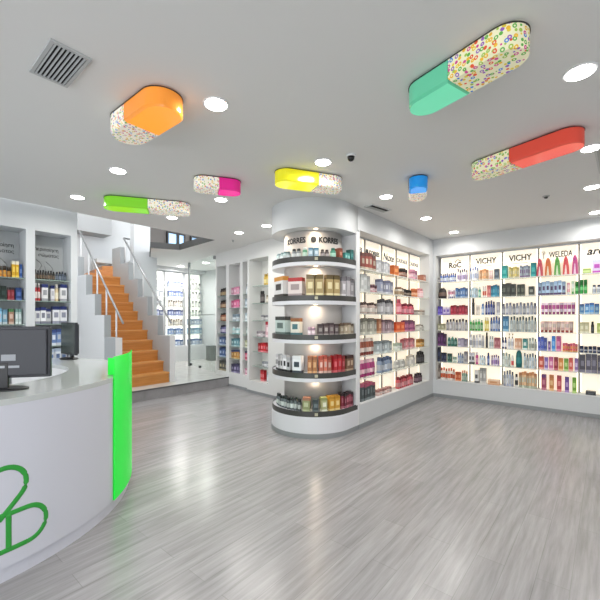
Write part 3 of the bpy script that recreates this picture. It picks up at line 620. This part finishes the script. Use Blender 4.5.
for i, (a0, a1, nm) in enumerate(DN):
    shelf_set(FD, a0, a1, DZ, f'tall {nm} shelving set in the white rear wall', .27, mat('C2C0BE', .6), Z0, Z1)
    for r, (kind, h, cols, desc, n) in enumerate(DP[i]):
        z = DZ[r] if r < 6 else Z0+.0
        run(lambda x: (*FD.p(x, .1)[:2], FD.rz), z, a0+.012, a1-.012, n, kind, h, cols, desc, f'{ROW[r]} shelf of {nm}', .1)
UZ = [2.15, 1.8, 1.45, 1.12, .82, .53]
shelf_set(FD, 1.43, 2.05, UZ, 'wide white shelving niche in the rear wall beside the round display', .27, mat('DEDDD8', .6), .24, Z1)
UP = {0: [(.5,.9,3,'bottle',.2,'C8A848 E8D898 A88C3C','golden bottle')], 1: [(.3,.5,2,'bottle',.22,'2E2A2A 6A6462 1C1A1A','black bottle'), (.6,.95,3,'bottle',.14,'B8B0A0 DCD6CA 8A8474','beige bottle')], 2: [(.35,.95,5,'jar',.1,'BCBCBC E2E2E2 8C8C90','silver jar')],
 3: [(.1,.55,4,'jar',.11,'C4BCC0 E6E0E4 9C9498','pale mauve jar'), (.65,.95,1,'carton',.28,'D8B0B8 F0DCE0 A82838','pink red-topped carton')], 4: [(.25,.8,4,'carton',.17,'C02830 E89098 A81C24','bright red carton')], 5: [(.4,.9,4,'jar',.1,'C8CCD0 E8EAEC A4AAB0','grey jar')],
 6: [(.35,.55,2,'carton',.2,'C43038 E8949A AC242C','scarlet carton'), (.65,.9,3,'bottle',.17,'C4D0D8 E6ECF0 90A4B0','pale blue bottle')]}
for r, items in UP.items():
    for (a, c, n, kind, h, cols, desc) in items:
        run(lambda x: (*FD.p(x, .08)[:2], FD.rz), UZ[r] if r < 6 else .24, 1.43+.62*a, 1.43+.62*c, n, kind, h, cols, desc, f'{ROW[r]} shelf of wide rear niche', .1)

# ------------------------------------------------------------ glass room
RN = ['left glass-room bay', 'middle glass-room bay', 'right glass-room bay']
RZ = [2.2, 1.92, 1.64, 1.36, 1.08, .8, .5]
RP = [[('carton','D0D2D6 F0F0F2 A8ACB4','pale grey carton',4), ('carton','C8CCD4 F0F0F2 989EAA','grey carton',4), ('bottle','D8DCE0 F0F0F2 98A0AA','silver bottle',5), ('carton','8890B0 E0E4F0 5C6490','slate-blue carton',4), ('bottle','B8BEC8 E8EAEE 7C8490','grey bottle',5), ('carton','A4B4CC E4EAF2 7488AC','pale blue carton',4), ('carton','C0C4CC ECECF0 9098A4','ash carton',4)],
 [('carton','8A94B4 DCE0EA 6A749C','blue carton',6), ('carton','7C8AB0 D8DEEC 5C6A98','deep blue carton',6), ('bottle','C4BCB4 ECE8E4 5C4C48','beige dark-capped bottle',6), ('carton','7C86B0 D4DAEA 4C5480','indigo carton',6), ('bottle','CCC4B8 EEEAE4 8C7460','sand bottle',6), ('carton','8CA4C8 DCE6F2 6480B0','sky carton',6), ('carton','A0B0CC E0E8F2 40609C','pale blue carton',5)],
 [('bottle','C8C4C4 ECEAEA 3C3438','grey dark-capped bottle',4), ('bottle','CCC8C8 ECEAEA 34302F','silver dark-capped bottle',4), ('bottle','B8B8B4 E4E4E0 2E2C2C','stone dark-capped bottle',4), ('bottle','BCC4B8 E4E8E0 4C5448','sage dark-capped bottle',4), ('carton','98A8BC DCE4EC 70849C','blue-grey carton',5), ('carton','8CB0C4 D8E8F0 5C88A4','aqua-blue carton',5), ('carton','A4B4CC E0E8F2 44649C','steel-blue carton',4)]]
for i in range(3):
    x0 = [-.29, .36, 1.03][i]
    lit_bay(FR, x0, x0+[.57,.58,.53][i], f'{["left","middle","right"][i]} white backlit shelving bay in the glass room', None, ['HERA', 'DERMA', 'LIERA'][i], .1, LITC, zs=RZ, zb=.45, zt=2.68, tz=2.5, z00=.2, m=INKS)
    for r in range(7):
        kind, cols, desc, n = RP[i][r]
        run(lambda x: (*FR.p(x, .09)[:2], FR.rz), RZ[r]+.2 if r < 6 else .66, x0+.03, x0+.51, n, kind, .17, cols, desc, f'{ROW[r]} shelf, {RN[i]}', .1)
struct('wall_far_base', MB().box(-1.6, 1.64, 0, .22, .2, .65), WALLM, FR.p(0,0), FR.rz)
# glass partition and door
g0 = (-3.0, 9.94); g1 = (-1.97, 8.58)
gd = math.atan2(g1[1]-g0[1], g1[0]-g0[0]); gl = math.hypot(g1[0]-g0[0], g1[1]-g0[1])
t = tag(empty('glass_door', (g0[0], g0[1], .2), gd), 'clear glass door and steel post closing the bright back room', 'glass door')
build('pane', MB().box(.03, gl-.03, -.005, .005, .03, H-.22), glass('DDEBE6', .08), t)
tag(build('post', MB().box(-.025, .025, -.025, .025, 0, H-.202), mat('7B7F80', .35, .5), t), 'grey steel post')
build('rail', MB().tube([(.05, -.03, 1.38), (gl-.05, -.03, 1.38)], .01, 6), STEEL, t)
for x in (.12, .75):
    build('fitting', MB().box(x-.04, x+.04, -.02, .02, .03, .09), BLACK, t)
build('hinge', MB().box(gl-.09, gl-.02, -.03, .03, 2.68, 2.76), STEEL, t)
bx = FR.p(1.15, -.35)
t = tag(empty('waste_bin', (-2.72, 11.3, .2), FR.rz), 'dark grey square bin on the glass room floor', 'bin')
bevel(build('body', MB().box(-.12, .12, -.12, .12, 0, .42), mat('5E625F', .5), t)); build('lid', MB().box(-.125, .125, -.125, .125, .42, .45), mat('4A4E4C', .5), t)

# ------------------------------------------------------------ curved counter
cc = (-2.85, 2.83); RO = 1.4; RI = .9
def arc(r, a0, a1, n=60): return [(r*math.cos(math.radians(a0+(a1-a0)*i/n)), r*math.sin(math.radians(a0+(a1-a0)*i/n))) for i in range(n+1)]
ct = tag(empty('service_counter', (cc[0], cc[1], 0), 0), 'white curved pharmacy counter with a green capsule logo', 'counter')
A0, A1 = -115, 95
def ring(ri, ro, z0, z1, m, nm, parent=ct, a0=A0, a1=A1):
    return build(nm, MB().prism(arc(ro, a0, a1)+arc(ri, a0, a1)[::-1], z0, z1, 0, 0, False), m, parent)
CTM = mat('CACCD6', .28, name='counter_lacquer')
b = MB(); pts = arc(RO, A0, A1, 90)
b.prism(pts+arc(RO-.04, A0, A1, 90)[::-1], .085, 1.005)
fr = build('front_panel', b, CTM, ct)
for i, p in enumerate(fr.data.polygons):
    if abs(p.normal.z) < .1: p.use_smooth = True
ring(RI+.25, RO-.015, 0, .085, CTM, 'plinth')
ring(RI, RO+.002, 1.005, 1.04, mat('BEC3C2', .1, name='polished_counter_top'), 'counter_top')
ring(RI, RI+.03, .0, 1.005, WHITE, 'inner_panel')
ring(.45, RI-.001, .72, .75, WHITE, 'work_surface')
GRN = mat('2E9A3A', .45, name='logo_green')
def cyl(pts, r=.0145):
    q = []
    for i in range(len(pts)-1):
        n = max(1, int(math.hypot(pts[i+1][0]-pts[i][0], pts[i+1][1]-pts[i][1])/.012))
        q += [(pts[i][0]+(pts[i+1][0]-pts[i][0])*j/n, pts[i][1]+(pts[i+1][1]-pts[i][1])*j/n) for j in range(n)]
    pts = q+[pts[-1]]
    out = [((RO+.002)*math.cos(s/RO), (RO+.002)*math.sin(s/RO), z) for s, z in pts]
    b = MB().tube(out, r, 8)
    return b
lg = build('logo', MB(), GRN, ct); bpy.data.objects.remove(lg)
def cap2():
    pts = []; x0, x1, z, r = -.878, -.682, .282, .102
    for i in range(17): a = -PI/2+PI*i/16; pts.append((x1+r*math.cos(a), z+r*math.sin(a)))
    for i in range(17): a = PI/2+PI*i/16; pts.append((x0+r*math.cos(a), z+r*math.sin(a)))
    return pts
def flat(b, k=.12):                     # press the tube against the counter face so the logo is a thin raised inlay
    for i, (x, y, z) in enumerate(b.v):
        R_ = math.hypot(x, y); s = (RO+.001+(R_-RO-.002)*k)/R_; b.v[i] = (x*s, y*s, z)
    return b
c2 = cap2(); b = cyl(c2+[c2[0]])
tag(build('logo', flat(b), GRN, ct), 'green lying capsule outline')
dx, dz = math.cos(math.radians(47)), math.sin(math.radians(47)); cx_, cz_ = -.795, .545; r = .105
p1 = []
for i in range(17):
    a = math.radians(47)-PI/2+PI*i/16; p1.append((cx_+r*math.cos(a), cz_+r*math.sin(a)))
L1 = .155
p1 = [(p1[0][0]-dx*L1, p1[0][1]-dz*L1)]+p1+[(p1[-1][0]-dx*.25, p1[-1][1]-dz*.25)]
tag(build('logo', flat(cyl(p1)), GRN, ct), 'green slanting capsule outline')
build('logo', flat(cyl([(-.778, .38), (-.778, .3), (-.778, .184)])), GRN, ct)
# green translucent panels
gm = bpy.data.materials.new('green_acrylic'); gm.use_nodes = True
nt = gm.node_tree; pb = nt.nodes['Principled BSDF']
pb.inputs['Base Color'].default_value = lin('22F04C'); pb.inputs['Roughness'].default_value = .2
tr = nt.nodes.new('ShaderNodeBsdfTranslucent'); tr.inputs[0].default_value = lin('3CFF5C')
mx = nt.nodes.new('ShaderNodeMixShader'); mx.inputs[0].default_value = .3
nt.links.new(pb.outputs[0], mx.inputs[1]); nt.links.new(tr.outputs[0], mx.inputs[2]); nt.links.new(mx.outputs[0], nt.nodes['Material Output'].inputs[0])
pb.inputs['Emission Color'].default_value = lin('22F04C'); pb.inputs['Emission Strength'].default_value = .18  # emission put into the acrylic so the panels seem to glow
t = tag(empty('green_panel_screen', (cc[0], cc[1], 0), 0), 'bright green acrylic panels wrapped round the right end of the counter', 'panel')
build('panel', MB().band(arc(RO+.004, .5, 27, 14), .088, 1.2, .009, 0, side=1), gm, t)
build('panel', MB().band([(RO+.0, .10), (RO-.03, .12), (RO-.11, .15)], 1.041, 1.175, .01), gm, t)
build('clamp', MB().box(RO-.05, RO-.03, .14, .16, 1.04, 1.1), STEEL, t)

# ------------------------------------------------------------ monitors
def monitor(x, y, rz, w_, h_, zb, label, back):
    t = tag(empty('monitor', (x, y, 1.04), rz), label, 'monitor')       # local -y is the side facing the camera
    dk = mat('2D2F36', .45, name='monitor_back')
    m = build('housing', MB().box(-w_/2, w_/2, -.012, .018, zb, zb+h_).box(-w_*.47, w_*.47, -.028 if back else .018, -.012 if back else .034, zb+.015, zb+h_*.95), dk, t); bevel(m, .006)
    build('screen', MB().box(-w_/2+.012, w_/2-.012, .018, .019, zb+.015, zb+h_-.012) if back else MB().box(-w_/2+.012, w_/2-.012, -.013, -.012, zb+.015, zb+h_-.012), mat('3E4644', .15), t)
    bevel(build('stand', MB().box(-.028, .028, -.03 if back else .02, -.008 if back else .045, .012, zb+.1), BLACK, t))
    bevel(build('base', MB().lathe([(.5, 0), (.5, .008), (.42, .014)], 24, sx=.26, sy=.17), BLACK, t), .002)
    if back:
        build('badge', MB().box(-.01, .07, -.030, -.0281, zb+h_*.34, zb+h_*.46).box(.005, .055, -.0312, -.030, zb+h_*.36, zb+h_*.44), mat('90949A', .4), t)
        build('port', MB().box(-.05, .01, -.0305, -.0281, zb+h_*.2, zb+h_*.245), mat('9A9EA4', .4), t)
        build('port', MB().box(.03, .09, -.0305, -.0281, zb+h_*.2, zb+h_*.245), mat('9A9EA4', .4), t)
    return t
monitor(-1.895, 2.36, math.radians(14), .52, .33, .075, 'black monitor seen from behind at the front of the counter', True)
monitor(-2.60, 4.13, math.radians(-38), .40, .36, .05, 'slim black monitor turned sideways at the far end of the counter', False)

# ------------------------------------------------------------ ceiling fittings
def downlight(x, y, label, r=.085, e=6.5, z=H):
    t = tag(empty('downlight', (x, y, z), 0), label, 'ceiling light')
    build('trim_ring', MB().lathe([(r+.014, -.006), (r+.018, -.001), (r+.018, -.0005)], 28), WHITE, t)
    build('diffuser', MB().lathe([(r, -.009), (r+.002, -.0061)], 28), LAMP, t)
    l = bpy.data.lights.new('downlight_lamp', 'AREA'); l.shape = 'DISK'; l.size = .17; l.energy = e; l.color = (1, .965, .91); l.spread = math.radians(165)
    lo = bpy.data.objects.new('downlight_lamp', l); COL.objects.link(lo); lo.location = (0, 0, -.02); lo.parent = t
def cpos(px, py, z=H):
    Y = (z-1.5)*367/(318-py); return (round((px-300)/367*Y, 3), round(Y, 3))
DL = [((216,104),'large round downlight right of the orange capsule lamp'), ((580,72),'large round downlight near the ceiling right edge'), ((323,162),'round downlight just behind the yellow capsule lamp'),
 ((118,170.5),'round downlight between the orange and green capsule lamps'), ((77.5,197),'round downlight above the left wall niches'), ((386,196.5),'round downlight left of the blue capsule lamp'),
 ((221,199.5),'round downlight behind the pink capsule lamp'), ((592,187),'round downlight at right edge below the slot diffuser'), ((591,148),'round downlight half hidden by the red capsule lamp'),
 ((426,218),'round downlight behind the blue capsule lamp'), ((596,212),'round downlight at far right above the backlit shelves'), ((172,217.5),'round downlight just behind the green capsule lamp'),
 ((239,232.5),'small round downlight above the rear niches'), ((266.5,225.5),'small round downlight left of the round soffit'), ((454,232),'round downlight near the corner of the backlit walls')]
for (px, py), lab in DL:
    x, y = cpos(px, py); downlight(x, y, lab, .07 if py > 110 else .074)
downlight(-2.55, 9.95, 'round downlight on the glass room ceiling', e=22)
downlight(-3.45, 10.6, 'extra round downlight added to brighten the glass room', e=22)  # added lamp, put in to light the enclosed glass room
for x, y in ((-1.2, .3), (1.6, .4), (.2, -1.2), (3.0, 1.6)):
    downlight(x, y, f'round downlight on the ceiling {"left of" if x < 0 else "right of" if x > 1 else "behind"} the viewpoint' + (', further right' if x > 2 else ''))
# spots tucked below each tier of the round display
for i, z in enumerate([2.63]+[c-.112 for c in CZ[:-1]]):
    t_ = math.radians(48); u, v = -e0-.475*math.sin(t_), r0-.475*math.cos(t_)
    q = FB.p(u, v, z)
    o = tag(build('shelf_spotlight', MB().lathe([(.022, -.004), (.026, 0)], 16), mat('FFE2B8', .5, 0, 5), None, q), f'tiny warm spotlight under the {["soffit", "top tier", "second tier", "third tier", "fourth tier"][i]} of the round display', 'spotlight')
    for tt_ in ((48, 120) if i == 0 else (48,)):
        t_ = math.radians(tt_); u, v = -e0-.48*math.sin(t_), r0-.48*math.cos(t_)
        l = bpy.data.lights.new('tier_lamp', 'AREA'); l.shape = 'DISK'; l.size = .05; l.energy = .8; l.color = (1, .82, .62)
        lo = bpy.data.objects.new('tier_lamp', l); COL.objects.link(lo); lo.location = FB.p(u, v, z-.012)
# capsule lamps
PZ = H-.14
def capsule(p, q, w_, split, hexc, cname, label, th=.128, gap=.01, beads=None, e=.3):
    """flat stadium-shaped lamp between ends p and q (points on its underside)"""
    dx, dy = q[0]-p[0], q[1]-p[1]; L = math.hypot(dx, dy); r = w_/2
    t = tag(empty('capsule_lamp', ((p[0]+q[0])/2, (p[1]+q[1])/2, H-gap-th), math.atan2(dy, dx)), label, 'ceiling lamp')
    xs = -L/2+L*split
    lft = [(-L/2+r+r*math.cos(a), r*math.sin(a)) for a in [PI/2+PI*i/20 for i in range(21)]]
    rgt = [(L/2-r+r*math.cos(a), r*math.sin(a)) for a in [-PI/2+PI*i/20 for i in range(21)]]
    cm = [mat(hexc, .16, 0, e*.6, name=cname+'_gloss'), mat(hexc, .12, 0, e*2.2, name=cname+'_lens')]
    def half(nm, pts, m, z0=0, z1=th, lab=None):
        # rounded lower edge: inset bottom ring
        c = (sum(a for a, b_ in pts)/len(pts), sum(b_ for a, b_ in pts)/len(pts)); n = len(pts)
        if sum(pts[i][0]*pts[(i+1) % n][1]-pts[(i+1) % n][0]*pts[i][1] for i in range(n)) < 0: pts = pts[::-1]
        k = 1-.016/r
        ins = [((x-c[0])*(1-.02/L)+c[0], y*k) for x, y in pts]
        b = MB(); vs = [(x,y,0) for x,y in ins]+[(x,y,.014) for x,y in pts]+[(x,y,th) for x,y in pts]
        b.add(vs, [list(range(n))[::-1], [2*n+i for i in range(n)]]+[(i,(i+1) % n,n+(i+1) % n,n+i) for i in range(n)]+[(n+i,n+(i+1) % n,2*n+(i+1) % n,2*n+i) for i in range(n)])
        if isinstance(m, list): b.m[0] = 1
        return build(nm, b, m, t)
    half('coloured_half', [(xs, -r)][:0]+lft+[(xs, -r), (xs, r)], cm)
    tag(half('patterned_half', rgt+[(xs+.004, r), (xs+.004, -r)], beads), 'white half printed with little coloured rings')
    s2 = MB().prism([(x*.95, y*.85) for x, y in lft]+[(x*.95, y*.85) for x, y in rgt], th, th+gap); build('ceiling_mount', s2, BLACK, t)
    b = MB(); ln = [(x, y) for x, y in lft]+[(x, y) for x, y in rgt]
    ln.append(ln[0]); b.band(ln, th-.005, th+.001, .004); tag(build('trim', b, mat('2E2C2A', .4), t), 'dark upper trim')
    return t
BEAD = bead_mat('bead_print', 'E4E0BC', ['D8542E','3F7FC8','E0B030','5FA848','C8488A','8C5CB0','D8C040','98B848'], 40)
BEADF = bead_mat('fine_bead_print', 'EFE9DA', ['D8743E','5F8FC8','E0C050','8FB868','C8789A','EFE9DA'], 52)
capsule((.757,2.458), (1.155,1.862), .23, .47, '62BE98', 'mint', 'mint-green capsule lamp with ring-patterned half, top right', beads=BEAD)
capsule((2.22,2.87), (1.71,3.62), .24, .56, 'D24A3A', 'red', 'red capsule lamp with patterned half at the right', beads=BEAD)
capsule((-.83,2.40), (-1.38,2.85), .27, .56, 'F09436', 'orange', 'orange capsule lamp with patterned half, upper left', beads=BEADF)
capsule((-.25,3.72), (.44,3.98), .25, .58, 'E6E024', 'yellow', 'yellow capsule lamp with patterned half at ceiling centre', beads=BEADF)
capsule((-.655,4.05), (-1.13,3.9), .22, .48, 'E0228C', 'pink', 'small pink capsule lamp with patterned half', beads=BEADF)
capsule((-2.43,4.55), (-1.45,4.85), .27, .50, '7ED02C', 'lime', 'lime-green capsule lamp with patterned half, left of centre', beads=BEADF)
capsule((1.235,3.82), (1.37,4.3), .19, .40, '1E90E0', 'blue', 'small blue capsule lamp with patterned half seen end-on', beads=BEADF)
# vent grille
def quad(c0, ang): return empty
vg = tag(empty('vent_grille', (-1.42, 2.17, H), math.atan2(D1[1], D1[0])), 'square grey slatted ventilation grille at the upper left', 'vent')
L_, W_ = .40, .205
build('frame', MB().box(-L_/2, L_/2, -W_/2, -W_/2+.02, -.012, -.001).box(-L_/2, L_/2, W_/2-.02, W_/2, -.012, -.001).box(-L_/2, -L_/2+.02, -W_/2+.02, W_/2-.02, -.012, -.001).box(L_/2-.02, L_/2, -W_/2+.02, W_/2-.02, -.012, -.001), mat('B8BABA', .5), vg)
build('backing', MB().box(-L_/2+.02, L_/2-.02, -W_/2+.02, W_/2-.02, -.004, -.001), mat('1A1A1A', .8), vg)
for k in range(8):
    y = -W_/2+.026+k*.021; build('slat', MB().add([(-L_/2+.02,y,-.012),(L_/2-.02,y,-.012),(L_/2-.02,y+.008,-.006),(-L_/2+.02,y+.008,-.006),(-L_/2+.02,y,-.014),(L_/2-.02,y,-.014),(L_/2-.02,y+.008,-.008),(-L_/2+.02,y+.008,-.008)], [(0,1,2,3),(7,6,5,4),(0,4,5,1),(1,5,6,2),(2,6,7,3),(3,7,4,0)]), mat('B0B2B2', .5), vg)
def slot(px, py, ln, label, ang):
    x, y = cpos(px, py); t = tag(empty('slot_diffuser', (x, y, H), ang), label, 'vent')
    build('frame', MB().box(-ln/2, ln/2, -.07, -.055, -.012, -.001).box(-ln/2, ln/2, .055, .07, -.012, -.001).box(-ln/2, -ln/2+.02, -.055, .055, -.012, -.001).box(ln/2-.02, ln/2, -.055, .055, -.012, -.001), mat('C4C6C4', .4), t)
    build('slot', MB().box(-ln/2+.02, ln/2-.02, -.055, .01, -.005, -.001), mat('101010', .8), t)
    build('blade', MB().box(-ln/2+.02, ln/2-.02, .01, .055, -.008, -.001), mat('A9ABA8', .4), t)
slot(378, 208, .42, 'narrow black slot diffuser behind the blue capsule lamp', math.radians(40))
slot(606, 159, .75, 'long dark slot diffuser at the right beside the red capsule lamp', math.radians(48))
x, y = cpos(351, 155); t = tag(empty('security_camera', (x, y, H), 0), 'small dark dome security camera on the ceiling', 'camera')
build('base', MB().lathe([(.04, -.018), (.045, -.001)], 18), WHITE, t)
build('dome', MB().lathe([(.006, -.058), (.02, -.053), (.03, -.04), (.034, -.018)], 18), mat('111214', .1), t)
x, y = cpos(546, 196); t = tag(empty('smoke_sensor', (x, y, H), 0), 'tiny grey sensor on the ceiling below the red capsule lamp', 'sensor')
build('base', MB().lathe([(.035, -.012), (.04, -.001)], 16), mat('B0B0B0', .5), t); build('head', MB().lathe([(.018, -.03), (.022, -.012)], 12), mat('3A3A3A', .5), t)
x, y = cpos(233, 240); t = tag(empty('sprinkler', (x, y, H), 0), 'tiny sprinkler head on the ceiling above the rear niches', 'sprinkler')
build('collar', MB().lathe([(.03, -.008), (.035, -.001)], 14), WHITE, t); build('head', MB().lathe([(.01, -.04), (.012, -.008)], 10), STEEL, t)

# unseen fill light added to brighten the upper floor and stairwell
def area(loc, size, e, rot=(0,0,0), col=(1,.98,.95)):
    l = bpy.data.lights.new('upstairs_fill', 'AREA'); l.size = size; l.energy = e; l.color = col
    o = bpy.data.objects.new('upstairs_fill', l); COL.objects.link(o); o.location = loc; o.rotation_euler = rot
area((-4.2, 8.2, 5.5), 1.5, 60)
